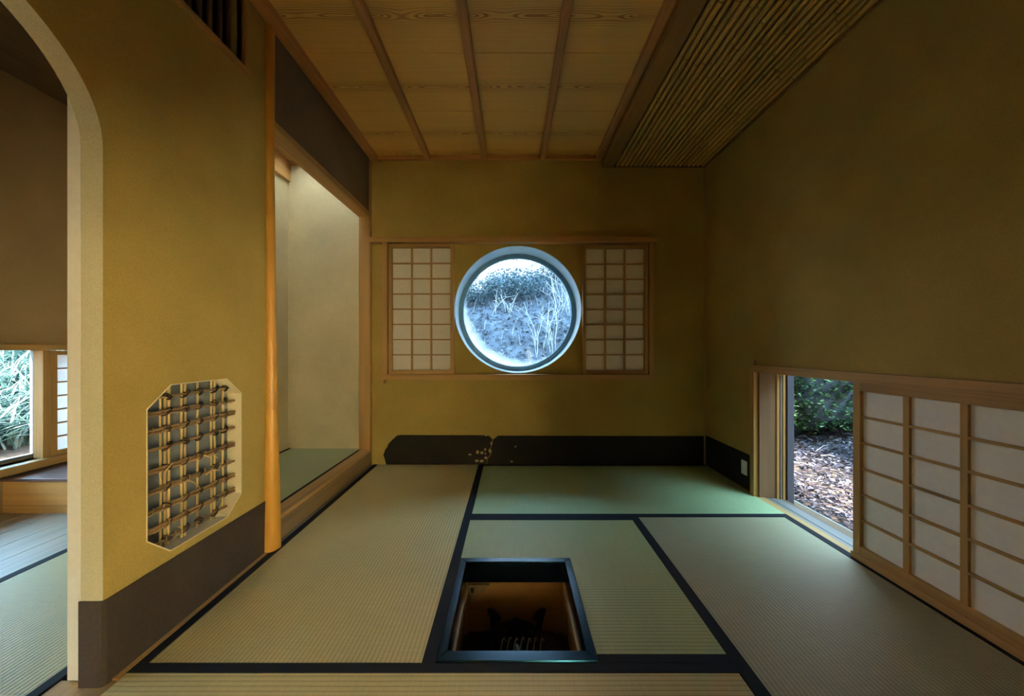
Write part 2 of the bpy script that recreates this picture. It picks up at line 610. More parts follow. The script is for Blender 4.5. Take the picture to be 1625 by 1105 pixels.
# alcove shell
TY, TX, TZ = 3.06, -1.95, 2.62
tag(box('wall_alcove_side', TX - 0.1, -1.205, TY, TY + 0.23, -0.05, 2.75, M_wall_toko), kind='structure')
tag(box('wall_alcove_back', TX - 0.1, TX, 1.66, TY, -0.05, 2.75, M_wall_toko), kind='structure')
tag(box('wall_alcove_near', TX, -1.345, 1.66, 1.75, -0.05, 2.75, M_wall_toko), kind='structure')
# alcove ceiling around an unseen skylight added to light it (x -1.88..-1.42, y 1.80..2.45), shaft carried up through the roof
SK = [(-1.84, 2.42), (-1.38, 2.42), (-1.38, 2.98), (-1.84, 2.98)]
tag(slab('ceiling_alcove', [(TX, 1.75), (-1.205, 1.75), (-1.205, TY), (TX, TY)], [SK],
         lambda a, b, t: (a, b, t), TZ, TZ + 0.03, M_tan_x), kind='structure')
tag(slab('roof', [(-3.95, YF - 0.25), (2.35, YF - 0.25), (2.35, 3.55), (-3.95, 3.55)], [SK],
         lambda a, b, t: (a, b, t), 2.75, 2.86, M_roof), kind='structure')

sk = empty('added_skylight', (-1.68, 2.21, 2.75))
tag(sk, kind='structure')
box('added_frosted_pane', -1.87, -1.35, 2.39, 3.01, 2.862, 2.868, M_frost, sk)

tag(box('hill_shade_block', -1.15, 2.2, YF - 0.05, 1.0, 2.86, 4.5, M_wall), kind='structure')  # unseen block added above the roof to shade the hillside

# room beyond the arch
tag(slab('wall_far_left', [(YF, -0.2), (3.4, -0.2), (3.4, 2.75), (YF, 2.75)],
         [[(-0.6, 0.275), (2.95, 0.275), (2.95, 0.985), (-0.6, 0.985)]],
         lambda a, b, t: (t, a, b), -3.1, -3.22, M_wall_left), kind='structure')
tag(box('wall_far_back', -3.1, TX - 0.1, 3.3, 3.4, -0.2, 2.75, M_wall_left), kind='structure')
tag(box('ceiling_far', -3.1, TX - 0.1, YF, 3.3, 2.69, 2.74, M_dk_y), kind='structure')
tag(box('ceiling_far_2', TX - 0.1, -1.28, YF, 1.70, 2.69, 2.74, M_dk_y), kind='structure')
box('floor', -3.1, -1.36, YF, 3.3, -0.16, -0.055, M_dk_y).__setitem__('kind', 'structure')

# ------------------------------------------------------------------ ceiling: boards, battens, beam, bamboo
ceil = box('ceiling', XL, 0.80, YF, YB, ZC + 0.02, ZC + 0.05, M_dk_x)
tag(ceil, kind='structure')
y = 2.945
edges = [YB, 2.93, 2.45, 1.97, 1.50, 1.03, 0.56, 0.09, -0.40, -0.87, YF]
for k in range(len(edges) - 1):
    y1, y0 = edges[k], edges[k + 1]
    L, wd = 0.80 - XL, (y1 - y0) + 0.03
    # each board is tilted a little so that it laps over its neighbour
    v = []
    for zz in (0, 0.0025):
        for xx in (-L / 2, L / 2):
            v += [(xx, -wd / 2, zz), (xx, wd / 2, zz + 0.003)]
    f = [(0, 1, 3, 2), (4, 6, 7, 5), (0, 4, 5, 1), (2, 3, 7, 6), (0, 2, 6, 4), (1, 5, 7, 3)]
    from_py('ceiling_board', v, f, M_ceil, ceil, (XL + L / 2, (y0 + y1) / 2, ZC))
for bx in (-0.717, -0.236, 0.262):
    box('ceiling_batten', bx - 0.024, bx + 0.024, YF, YB - 0.03, ZC - 0.044, ZC + 0.004, M_batten, ceil, 0.012)
box('ceiling_batten', 0.715, 0.768, YF, YB - 0.03, ZC - 0.035, ZC + 0.004, M_batten, ceil, 0.006)
box('cornice', XL - 0.002, XL + 0.058, YF, YB, ZC - 0.045, ZC + 0.004, M_batten, ceil, 0.006)
box('cornice', XL + 0.058, 0.768, YB - 0.03, YB, ZC - 0.032, ZC + 0.004, M_batten_x, ceil, 0.004)
tag(box('trim_1', 0.77, 0.872, YF, YB, ZB - 0.006, ZC + 0.05, M_beam, None, 0.006), kind='structure')

bc = box('ceiling_bamboo', 0.872, XR, YF, YB, ZB + 0.026, ZB + 0.05, M_dk_y)
tag(bc, kind='structure')
NB = 20
pitch = (XR - 0.012 - 0.885) / NB
for i in range(NB):
    px = 0.885 + pitch * (i + 0.5)
    r = 0.0155 + random.uniform(-0.0012, 0.0012)
    # canes swell at their knots, which fall at a different place on each
    prof = [(r, YF + 0.01)]
    ny = YF + random.uniform(0.05, 0.35)
    nodes = []
    while ny < YB - 0.06:
        prof += [(r * 0.985, ny - 0.012), (r * 1.10, ny - 0.003), (r * 0.93, ny), (r * 1.08, ny + 0.003), (r, ny + 0.012)]
        nodes.append(ny)
        ny += random.uniform(0.30, 0.42)
    prof.append((r, YB - 0.012))
    cane = lathe('bamboo_pole', prof, M_bamboo, bc, (px, 0, ZB + 0.016 + random.uniform(-0.001, 0.001)), 10, 'y')
    vv, ff = [], []
    for ny in nodes:
        base = len(vv)
        a, b_ = tube_geo([(px, ny - 0.002, ZB + 0.016), (px, ny + 0.002, ZB + 0.016)], r * 1.07, 10)
        vv += a
        ff += [tuple(base + q for q in t) for t in b_]
    if vv:
        from_py('knot_ring', vv, ff, M_bamboo_n, cane)
box('edge_strip', XR - 0.012, XR, YF, YB, ZB - 0.002, ZB + 0.026, M_beam, bc)
box('edge_strip', 0.872, XR, YB - 0.012, YB, ZB - 0.002, ZB + 0.026, M_dk_x, bc)

# thin corner strip and seam strip of the back wall
tag(box('trim_2', XR - 0.013, XR, YB - 0.013, YB, 0, ZB, M_tan_z), kind='structure')

# ------------------------------------------------------------------ alcove woodwork
def lumpy_log(name, x, y, levels, mat, parent):
    """trimmed log: rings of (z, rx, ry, centre shift)"""
    segn = 28
    v, f = [], []
    for z, rx, ry, dx, dy in levels:
        for i in range(segn):
            a = 2 * PI * i / segn
            k = 1 + 0.03 * math.sin(3 * a + z * 2.1) + 0.02 * math.sin(5 * a - z * 3)
            v.append((dx + rx * k * math.cos(a), dy + ry * k * math.sin(a), z))
    for q in range(len(levels) - 1):
        for i in range(segn):
            j = (i + 1) % segn
            f.append((q * segn + i, q * segn + j, (q + 1) * segn + j, (q + 1) * segn + i))
    f.append(tuple(range(segn)))
    f.append(tuple((len(levels) - 1) * segn + i for i in range(segn)))
    return from_py(name, v, f, mat, parent, (x, y, 0), 60)


lv = []
for i in range(40):
    z = 2.64 * i / 39
    t = max(0.0, 1 - z / 1.15)
    r = 0.0225 + 0.0165 * t ** 1.5 + 0.0006 * math.sin(z * 9)
    lv.append((z - 0.005 if i == 0 else z, r * 1.05, r * 1.05, 0.004 * math.sin(z * 2.2) + 0.006 * t, 0.003 * math.sin(z * 1.7)))
post = lumpy_log('alcove_post', XL - 0.002, 1.752, lv, M_post, None)
tag(post, 'orange-brown natural log post flaring at its foot beside the alcove', 'post')

tag(box('corner_post', XL - 0.096, XL, 2.985, TY, 0.0, 2.75, M_tan_z, None, 0.003),
    'square tan wooden post at the far end of the alcove opening', 'post')
tag(box('alcove_lintel', XL - 0.098, XL + 0.002, 1.776, 2.985, 2.112, 2.152, M_tan_y, None, 0.003),
    'tan wooden lintel running over the alcove opening', 'lintel')
sill = empty('alcove_sill', (XL - 0.04, 2.37, 0))
tag(sill, 'raised sill board with bold dark grain along the alcove floor', 'sill')
box('face_board', XL - 0.075, XL + 0.012, 1.79, 2.985, 0.012, 0.112, M_sillgrain, sill, 0.004)
box('top_board', XL - 0.085, XL + 0.010, 1.79, 2.985, 0.112, 0.135, M_tan_y, sill, 0.006)
box('foot_strip', XL - 0.03, XL + 0.018, 1.79, 2.985, -0.01, 0.012, M_grey_y, sill, 0.002)
tag(box('hanging_beam', TX, TX + 0.025, 1.75, TY, 2.445, TZ, M_tan_y, None, 0.002),
    'pale tan board under the alcove ceiling on its back wall', 'beam')
tag(box('trim_3', TX + 0.025, -1.30, TY - 0.02, TY, 2.585, TZ, M_tan_x), kind='structure')


# ------------------------------------------------------------------ tatami mats
def mat_box(name, x0, x1, y0, y1, ztop, m, heris, label, th=0.055, outline=None, group='tatami mats'):
    root = empty(name, ((x0 + x1) / 2, (y0 + y1) / 2, ztop - th))
    tag(root, label, 'tatami mat', group)
    if outline:
        slab('woven_surface', outline, [], lambda a, b, t: (a, b, t), ztop - th, ztop, m, root)
    else:
        box('woven_surface', x0 + 0.001, x1 - 0.001, y0 + 0.001, y1 - 0.001, ztop - th, ztop, m, root, 0.004)
    for h in heris:
        box('border_cloth', h[0], h[1], h[2], h[3], ztop - 0.02, ztop + 0.0018, M_heri, root, 0.0015)
    return root


xl, xm, xn, xr = XL + 0.018, -0.243, 0.700, XR - 0.012
ya, yb, yc, yd = 0.16, 1.115, 2.080, YB - 0.004
mat_box('tatami_mat', xl, xm, yb, yd, 0, M_tat_y, [(xl, xl + 0.034, yb, yd), (xm - 0.044, xm, yb, yd)],
        'long yellowed tatami mat running beside the alcove')
mat_box('tatami_mat', xm, xr, yc, yd, 0, M_tat_b, [(xm, xr, yc, yc + 0.038), (xm, xr, yd - 0.034, yd)],
        'greenish tatami mat lying crosswise under the round window')
mat_box('tatami_mat', xm, xn, yb, yc, 0, M_tat_g, [(xm, xn, yc - 0.038, yc), (0.277, xn, yb, yb + 0.032)],
        'half tatami mat cut out around the sunken hearth',
        outline=[(0.277, yb), (xn, yb), (xn, yc), (xm, yc), (xm, 1.668), (0.277, 1.668)])
mat_box('tatami_mat', xn, xr, ya, yc, 0, M_tat_r, [(xn, xn + 0.046, ya, yc), (xr - 0.04, xr, ya, yc)],
        'long tatami mat running beside the low paper-screen window')
mat_box('tatami_mat', xl, xn, ya, yb, 0, M_tat_x, [(xl, xn, yb - 0.034, yb), (xl, xn, ya, ya + 0.034)],
        'foremost tatami mat lying crosswise in front of the hearth')
for i in range(6):
    box('floor_plank', -1.2, XR, ya - 0.235 * (i + 1), ya - 0.235 * i - 0.003, -0.055, 0.0, M_tan_x,
        bpy.data.objects['floor'], 0.002)
mat_box('tatami_mat', TX + 0.005, XL - 0.085, 1.755, TY - 0.003, 0.127, M_tat_t,
        [(XL - 0.113, XL - 0.085, 1.755, TY - 0.003), (TX + 0.005, TX + 0.033, 1.755, TY - 0.003)],
        'fresh green tatami mat on the raised alcove floor', 0.05, group='alcove and side-room mats')
tag(box('alcove_base', TX + 0.002, XL - 0.08, 1.752, TY - 0.002, -0.05, 0.076, M_dk_y), kind='structure')
# wooden strip between mats and left wall, threshold under the arch
tag(box('threshold', -1.358, -1.187, aY - aA - 0.02, 1.06, -0.055, -0.002, M_tan_y, None, 0.003),
    'worn tan wooden threshold under the arched doorway', 'threshold')
tag(box('trim_4', XL - 0.006, -1.187, 1.06, 1.735, -0.055, 0.003, M_tan_y), kind='structure')
tag(box('trim_5', XL - 0.006, -1.187, YF, aY - aA - 0.02, -0.055, 0.003, M_tan_y), kind='structure')

# ------------------------------------------------------------------ dark paper dadoes
dl = empty('baseboard_left', (XL, 1.36, 0))
tag(dl, kind='structure')
# wraps around the rounded end of the wall beside the arch
v, f = [], []
path = [(XL - 0.073, aY + aA - 0.0035), (XL - 0.020, aY + aA - 0.0035), (XL - 0.008, aY + aA - 0.0015), (XL - 0.0025, aY + aA + 0.007), (XL - 0.0022, aY + aA + 0.02), (XL - 0.0022, 1.722)]
for (px, py) in path:
    v += [(px, py, -0.004), (px, py, 0.252)]
for i in range(len(path) - 1):
    f.append((2 * i, 2 * i + 2, 2 * i + 3, 2 * i + 1))
o = from_py('dado_paper', v, f, M_dado, dl)
sd = o.modifiers.new('thick', 'SOLIDIFY')
sd.thickness = 0.003
sd.offset = 0
KB = 558.0 / YB


def pb(x, y):
    return ((x - 812.5) / KB, 1 - (y - 552.5) / KB)


db = empty('baseboard_back', (0, YB, 0))
tag(db, kind='structure')
L1 = [(613, 737.3), (611, 729), (608.5, 722), (611, 715), (615, 709), (617, 704), (624, 697), (630, 691.5), (636, 690.5),
      (700, 690.7), (770, 691), (777, 692.5), (781, 697), (780.5, 705), (777, 714), (778, 722), (773, 727), (772, 737.3)]
L2 = [(772.5, 737.3), (773.5, 728), (779, 722), (778, 714), (781.5, 705), (782, 698), (787, 694.5), (790, 691.5), (860, 691.8), (1000, 692),
      (1116.5, 692.2), (1116.5, 737.3)]
for lp in (L1, L2):
    slab('dado_paper', [pb(*p) for p in lp], [], lambda a, b, t: (a, t, b), YB - 0.004, YB - 0.0005, M_dado_b, db)
chips = [(746, 721.5, 3.2, 1.6), (758, 717.5, 2.4, 3.4), (764.5, 718.5, 2.6, 3.0), (770, 713.5, 2.2, 2.6), (777.5, 715.5, 2.6, 4.2),
         (771, 726.5, 2.4, 2.6), (757, 731.2, 3.0, 2.4), (764.5, 731.5, 3.4, 2.2), (779.5, 704, 1.6, 3.0), (771, 690.8, 2.2, 2.0),
         (812, 732.5, 2.4, 1.6), (818, 708.5, 1.8, 1.8), (770.5, 720, 1.6, 1.8)]
for cx, cy, rx, ry in chips:
    lp = []
    for k in range(9):
        a = 2 * PI * k / 9
        q = random.uniform(0.7, 1.1)
        lp.append(pb(cx + rx * q * math.cos(a), cy + ry * q * math.sin(a)))
    slab('peeled_patch', lp, [], lambda a, b, t: (a, t, b), YB - 0.0055, YB - 0.003, M_chip, db)
dr = empty('baseboard_right', (XR, 2.7, 0))
tag(dr, kind='structure')
rc = [(2.425 + 0.03 - 0.03 * math.sin(PI / 2 * k / 6), 0.222 + 0.03 * math.cos(PI / 2 * k / 6)) for k in range(7)]
slab('dado_paper', [(YB - 0.014, 0.0), (YB - 0.014, 0.252)] + rc + [(2.425, 0.0)], [], lambda a, b, t: (t, a, b), XR - 0.0035, XR - 0.0003, M_dado_b, dr)
ot = empty('wall_outlet', (XR, 2.50, 0.149))
tag(ot, 'small white wall socket on the dark dado right of the corner', 'socket')
box('cover_plate', XR - 0.010, XR - 0.003, 2.475, 2.533, 0.099, 0.199, M_white, ot, 0.003)
for dz in (-0.02, 0.02):
    box('socket_face', XR - 0.0115, XR - 0.0095, 2.490, 2.518, 0.149 + dz - 0.013, 0.149 + dz + 0.013, M_paper, ot, 0.001)

# ------------------------------------------------------------------ round window
w1 = empty('window_1', (WC[0], YB, WC[1]))
tag(w1, kind='structure')


def ring(name, r0, r1, y0, y1, mat, parent, segn=96):
    v, f = [], []
    for i in range(segn):
        a = 2 * PI * i / segn
        c, s_ = math.cos(a), math.sin(a)
        for r, yy in ((r1, y0), (r0, y0), (r0, y1), (r1, y1)):
            v.append((r * c, yy, r * s_))
    for i in range(segn):
        j = (i + 1) % segn
        for k in range(4):
            l = (k + 1) % 4
            f.append((4 * i + k, 4 * j + k, 4 * j + l, 4 * i + l))
    return from_py(name, v, f, mat, parent, (WC[0], 0, WC[1]), 40)


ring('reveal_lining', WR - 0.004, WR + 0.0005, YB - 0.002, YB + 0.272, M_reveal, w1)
ring('window_frame', WR - 0.045, WR - 0.004, YB + 0.235, YB + 0.27, M_ring, w1)
gl = lathe('glass_pane', [(WR - 0.044, -0.002), (WR - 0.044, 0.002)], M_glass_refl, w1, (WC[0], YB + 0.255, WC[1]), 64, 'y')


# ------------------------------------------------------------------ shoji screens
def shoji(name, axis, u0, u1, v0, v1, d0, d1, cols, rows, stile, rail, label, paper_mat, group=None, bar=0.010, vbar=0.014, md=None):
    """axis 'x': lies in the xz plane (u = x, depth = y); axis 'y': lies in the yz plane (u = y, depth = x)"""
    P = (lambda a0, a1, e0, e1, b0, b1: (a0, a1, e0, e1, b0, b1)) if axis == 'x' else (lambda a0, a1, e0, e1, b0, b1: (e0, e1, a0, a1, b0, b1))
    mu = M_kumi_x if axis == 'x' else M_kumi_y
    um = (u0 + u1) / 2
    base = (um, (d0 + d1) / 2, v0) if axis == 'x' else ((d0 + d1) / 2, um, v0)
    root = empty(name, base)
    tag(root, label, 'shoji screen', group)
    sd = d1 - d0
    front, back = (d0, d1)
    for a in ((u0, u0 + stile), (u1 - stile, u1)):
        box('stile', *P(a[0], a[1], d0, d1, v0, v1), M_kumi, root, 0.002)
    for b in ((v0, v0 + rail), (v1 - rail, v1)):
        box('rail', *P(u0 + stile, u1 - stile, d0, d1, b[0], b[1]), mu, root, 0.002)
    gu0, gu1, gv0, gv1 = u0 + stile, u1 - stile, v0 + rail, v1 - rail
    cw, rh = (gu1 - gu0) / cols, (gv1 - gv0) / rows
    b0, b1 = d0 + sd * 0.22, d0 + sd * 0.62
    p0, p1 = d0 + sd * 0.62, d0 + sd * 0.70
    if md == 'flip':
        b0, b1 = d1 - sd * 0.62, d1 - sd * 0.22
        p0, p1 = d1 - sd * 0.70, d1 - sd * 0.62
    for c in range(1, cols):
        u = gu0 + cw * c
        box('muntin', *P(u - vbar / 2, u + vbar / 2, b0, b1, gv0, gv1), M_kumi, root)
    for r in range(1, rows):
        w = gv0 + rh * r
        for c in range(cols):
            box('crossbar', *P(gu0 + cw * c + (vbar / 2 if c else 0), gu0 + cw * (c + 1) - (vbar / 2 if c < cols - 1 else 0), b0, b1, w - bar / 2, w + bar / 2), mu, root)
    for c in range(cols):
        for r in range(rows):
            box('paper_pane', *P(gu0 + cw * c, gu0 + cw * (c + 1), p0, p1, gv0 + rh * r, gv0 + rh * (r + 1)), paper_mat, root)
    return root


Ys = 2.975
shoji('shoji_screen', 'x', -1.046, -0.492, 0.779, 1.882, Ys, YB - 0.003, 3, 8, 0.030, 0.033,
      'small paper shoji screen left of the round window', M_paper, 'screens flanking the round window')
shoji('shoji_screen', 'x', 0.600, 1.152, 0.779, 1.875, Ys, YB - 0.003, 3, 8, 0.027, 0.033,
      'small paper shoji screen right of the round window', M_paper, 'screens flanking the round window')
wf = empty('screen_track_frame', (0.05, Ys, 0.73))
tag(wf, 'tan wooden track frame around the round window and its screens', 'frame')
box('upper_track', XL + 0.004, 1.222, Ys - 0.022, YB, 1.890, 1.936, M_tan_x, wf, 0.003)
box('lower_track', -1.094, 1.196, Ys - 0.022, YB, 0.732, 0.777, M_tan_x, wf, 0.003)
box('side_post', -1.098, -1.052, Ys - 0.012, YB, 0.777, 1.890, M_tan_z, wf, 0.003)
box('side_post', 1.158, 1.198, Ys - 0.012, YB, 0.777, 1.890, M_tan_z, wf, 0.003)
box('peg', -1.102, -1.080, Ys - 0.005, YB, 0.698, 0.732, M_tan_z, wf, 0.003)

# right wall: low window
shoji('shoji_screen', 'y', 0.865, 1.682, 0.030, 0.838, XR - 0.030, XR - 0.002, 4, 6, 0.034, 0.040,
      'large low paper shoji screen at floor level on the right wall', M_paper, None, 0.010, 0.022)
rf = empty('low_window_frame', (XR, 1.6, 0))
tag(rf, 'tan wooden frame and track around the low right-hand window', 'frame')
box('head_track', XR - 0.036, XR + 0.17, 0.78, 2.405, 0.838, 0.885, M_tan_y, rf, 0.003)
box('side_post', XR - 0.030, XR, 2.372, 2.412, -0.01, 0.838, M_tan_z, rf, 0.003)
box('side_post', XR - 0.030, XR, 0.80, 0.865, 0.0, 0.838, M_tan_z, rf, 0.003)
box('horn', XR - 0.022, XR, 2.385, 2.405, 0.885, 0.915, M_tan_z, rf, 0.003)
box('sill_track', XR - 0.034, XR, 0.80, 1.69, 0.0, 0.030, M_tan_y, rf, 0.003)
box('jamb_board', XR, XR + 0.108, 2.358, 2.372, -0.02, 0.838, M_pink_z, rf)
for k, (a, b_) in enumerate(((0.110, 0.128), (0.134, 0.146), (0.152, 0.168))):
    box('jamb_strip', XR + a, XR + b_, 2.350, 2.372, -0.02, 0.838, M_tan_z if k != 1 else M_grey_z, rf, 0.002)
for k, (a, b_, dz) in enumerate(((-0.034, 0.035, 0.0), (0.037, 0.070, -0.006), (0.074, 0.108, -0.006), (0.112, 0.145, -0.010), (0.148, 0.172, -0.012))):
    box('sill_strip', XR + a, XR + b_, 1.69, 2.372, -0.05, -0.002 + dz, (M_tan_y, M_grey_y, M_grey_y, M_grey_y, M_dk_y)[k], rf, 0.002)
box('jamb_board', XR, XR + 0.17, 1.66, 1.676, -0.02, 0.838, M_tan_z, rf)
sh = empty('rain_shutter', (XR + 0.21, 2.7, -0.06))
tag(sh, 'dark weathered outdoor shutter edge slid open outside the low window', 'shutter')
box('stile', XR + 0.178, XR + 0.222, 2.345, 2.395, -0.06, 0.90, M_bluepost, sh, 0.003)
box('panel', XR + 0.188, XR + 0.212, 2.395, 3.10, -0.06, 0.90, M_bluepost, sh)
tag(box('doorstep_stone', XR + 0.172, XR + 0.33, 1.2, 2.9, -0.32, -0.065, M_conc, None, 0.02),
    'grey foundation stone just outside the low window sill', 'stone')

# ------------------------------------------------------------------ octagonal bamboo lattice window
lat = empty('bamboo_lattice', (XL - 0.04, 1.367, 0.281))
tag(lat, 'octagonal bamboo lattice tied with vine in the left wall', 'lattice')
LX = XL - 0.040
Y0, Y1, Z0, Z1, CU = 1.163, 1.571, 0.281, 0.871, 0.080


def zspan(yy):
    d = max(0, CU - (yy - Y0), CU - (Y1 - yy))
    return Z0 + d, Z1 - d


def yspan(zz):
    d = max(0, CU - (zz - Z0), CU - (Z1 - zz))
    return Y0 + d, Y1 - d


OCI = [(1.367 + (a - 1.367) * 0.985, 0.576 + (b - 0.576) * 0.99) for a, b in OCT]
slab('lining', OCT, [OCI], lambda a, b, t: (t, a, b), XL - 0.004, XL - 0.066, M_lining, lat)
slab('shade_sheet', OCT, [], lambda a, b, t: (t, a, b), XL - 0.069, XL - 0.066, M_shade_sheet, lat)  # grey sheet painted as shade behind the canes
vert = [1.205, 1.2505, 1.2655, 1.2805, 1.330, 1.344, 1.397, 1.4605, 1.477, 1.520]
hor = [0.826, 0.771, 0.711, 0.647, 0.572, 0.503, 0.434, 0.371, 0.315]
for k, yy in enumerate(vert[1:]):
    za, zb = zspan(yy)
    n = 9
    pts = [(LX - 0.006 + random.uniform(-0.001, 0.001), yy + random.uniform(-0.0012, 0.0012), za + (zb - za) * i / (n - 1)) for i in range(n)]
    tube('bamboo_upright', pts, [0.0042 + random.uniform(-0.0004, 0.0005) for _ in range(n)], M_rod_z, lat, 7)
for k, zz in enumerate(hor):
    ya_, yb_ = yspan(zz)
    for dz in ((0.0,) if k in (0, 3, 8) else (-0.0055, 0.0055)):
        n = 9
        if dz > 0 and k in (1, 5):
            yb_ = ya_ + 0.55 * (yb_ - ya_)
        pts = [(LX + 0.006 + random.uniform(-0.001, 0.001), ya_ + (yb_ - ya_) * i / (n - 1), zz + dz + random.uniform(-0.0015, 0.0015)) for i in range(n)]
        tube('bamboo_crosspiece', pts, [0.0046 + random.uniform(-0.0005, 0.0006) for _ in range(n)], M_rod_y, lat, 7)
# bindings where the canes cross
groups = [(1.2655, 0.024), (1.337, 0.016), (1.397, 0.010), (1.469, 0.017), (1.520, 0.010)]
for gi, (gy, hw) in enumerate(groups):
    for k, zz in enumerate(hor):
        a_, b_ = yspan(zz)
        if not (a_ + 0.01 < gy < b_ - 0.01):
            continue
        vv, ff = [], []
        sgn = 1 if (k + gi) % 2 else -1
        for q in (-0.003, 0.003):
            pts = []
            for i in range(13):
                a = 2 * PI * i / 12
                pts.append((LX + 0.0005 + 0.0125 * math.cos(a), gy + (hw * 0.5) * sgn * math.sin(a) + q, zz + (0.009) * math.sin(a) + q))
            g, h = tube_geo(pts, 0.0028, 5)
            base = len(vv)
            vv += g
            ff += [tuple(base + t for t in u) for u in h]
        from_py('vine_binding', vv, ff, M_bind, lat, (0, 0, 0), 60)
# loose vine whiskers winding along some crosspieces
for (zz, ys, ye) in ((0.711, 1.17, 1.40), (0.572, 1.34, 1.42), (0.503, 1.27, 1.36), (0.434, 1.17, 1.33), (0.371, 1.19, 1.29), (0.503, 1.41, 1.54), (0.315, 1.25, 1.30), (0.771, 1.45, 1.55)):
    pts = []
    n = 26
    for i in range(n):
        t = i / (n - 1)
        a = t * (ye - ys) / 0.035 * 2 * PI
        pts.append((LX + 0.006 + 0.010 * math.cos(a), ys + (ye - ys) * t, zz + 0.012 * math.sin(a)))
    tube('vine_tie', pts, 0.0018, M_vine, lat, 5)
for (p0, p1, p2) in (((1.33, 0.50), (1.35, 0.485), (1.372, 0.452)), ((1.42, 0.565), (1.435, 0.572), (1.452, 0.545)), ((1.41, 0.49), (1.43, 0.503), (1.462, 0.492)),
                     ((1.29, 0.345), (1.302, 0.335), (1.296, 0.31)), ((1.243, 0.56), (1.252, 0.575), (1.262, 0.59)), ((1.40, 0.575), (1.42, 0.56), (1.447, 0.565))):
    pts = [(LX + 0.016 + 0.006 * i, p[0], p[1]) for i, p in enumerate((p0, p1, p2))]
    tube('vine_whisker', pts, [0.0028, 0.0024, 0.0016], M_rod_z, lat, 5)

# ------------------------------------------------------------------ vent high on the left wall
vt = empty('wall_vent', (XL, 1.42, 2.24))
tag(vt, 'dark slatted vent in a tan frame high on the left wall', 'vent')
fx0, fx1 = XL - 0.03, XL + 0.012
box('frame_bar', fx0, fx1, 1.235, 1.605, 2.240, 2.262, M_tan_y, vt, 0.002)
box('frame_bar', fx0, fx1, 1.235, 1.605, 2.60, 2.622, M_tan_y, vt, 0.002)
box('frame_bar', fx0, fx1, 1.575, 1.592, 2.262, 2.60, M_tan_z, vt, 0.002)
box('frame_bar', fx0, fx1, 1.252, 1.268, 2.262, 2.60, M_tan_z, vt, 0.002)
for i in range(6):
    yy = 1.268 + 0.307 * (i + 0.7) / 6.4
    tube('slat', [(XL - 0.040, yy, 2.255), (XL - 0.040, yy, 2.605)], 0.010, M_dk_z, vt, 10)
box('dark_back', XL - 0.20, XL - 0.19, 1.22, 1.62, 2.22, 2.65, M_black, vt)  # black box added for the darkness behind the slats
for a, b_ in ((1.22, 1.235), (1.605, 1.62)):
    box('dark_side', XL - 0.19, XL - 0.072, a, b_, 2.22, 2.65, M_black, vt)
for a, b_ in ((2.22, 2.235), (2.635, 2.65)):
    box('dark_side', XL - 0.19, XL - 0.072, 1.235, 1.605, a, b_, M_black, vt)

# sliding door slid back behind the wall beside the arch
fu = empty('sliding_door', (-1.315, 1.39, 0.0))
tag(fu, 'cream papered sliding door slid back behind the arched doorway', 'door')
box('panel', -1.331, -1.296, 1.066, 1.655, 0.002, 2.05, M_fusuma, fu, 0.002)
box('edge_stile', -1.334, -1.293, 1.054, 1.068, 0.002, 2.05, M_fusuma, fu, 0.002)
box('pull', -1.3365, -1.331, 1.11, 1.16, 0.85, 0.92, M_dk_z, fu, 0.002)

# ------------------------------------------------------------------ sunken hearth
hx0, hx1, hy0, hy1 = -0.243, 0.275, 1.117, 1.666
hf = empty('sunken_hearth', (0.016, 1.39, -0.48))
tag(hf, 'square sunken hearth with a black lacquered rim and wooden pit', 'hearth')
fw = 0.031
zt = 0.006


def mitre(name, a, b_, c, d):
    v = [(*p, -0.09) for p in (a, b_, c, d)]
    e = 0.004
    ctr = Vector(((a[0] + c[0]) / 2, (a[1] + c[1]) / 2))
    def inn(p, q):
        w = Vector(p)
        dd = ctr - w
        return (p[0] + (e if dd.x > 0 else -e) * (1 if abs(dd.x) < abs(dd.y) * 9 else 1) * 0.5, p[1] + (e if dd.y > 0 else -e) * 0.5, q)
    v += [(*p, zt - e) for p in (a, b_, c, d)]
    v += [inn(p, zt) for p in (a, b_, c, d)]
    f = [(3, 2, 1, 0), (8, 9, 10, 11)]
    for lv_ in (0, 4):
        for i in range(4):
            j = (i + 1) % 4
            f.append((lv_ + i, lv_ + j, lv_ + 4 + j, lv_ + 4 + i))
    return from_py(name, v, f, M_lacquer, hf)


ix0, ix1, iy0, iy1 = hx0 + fw, hx1 - fw, hy0 + fw + 0.008, hy1 - fw
mitre('frame_rail', (hx0, hy0), (hx1, hy0), (ix1, iy0), (ix0, iy0))
mitre('frame_rail', (hx1, hy1), (hx0, hy1), (ix0, iy1), (ix1, iy1))
mitre('frame_rail', (hx0, hy1), (hx0, hy0), (ix0, iy0), (ix0, iy1))
mitre('frame_rail', (hx1, hy0), (hx1, hy1), (ix1, iy1), (ix1, iy0))

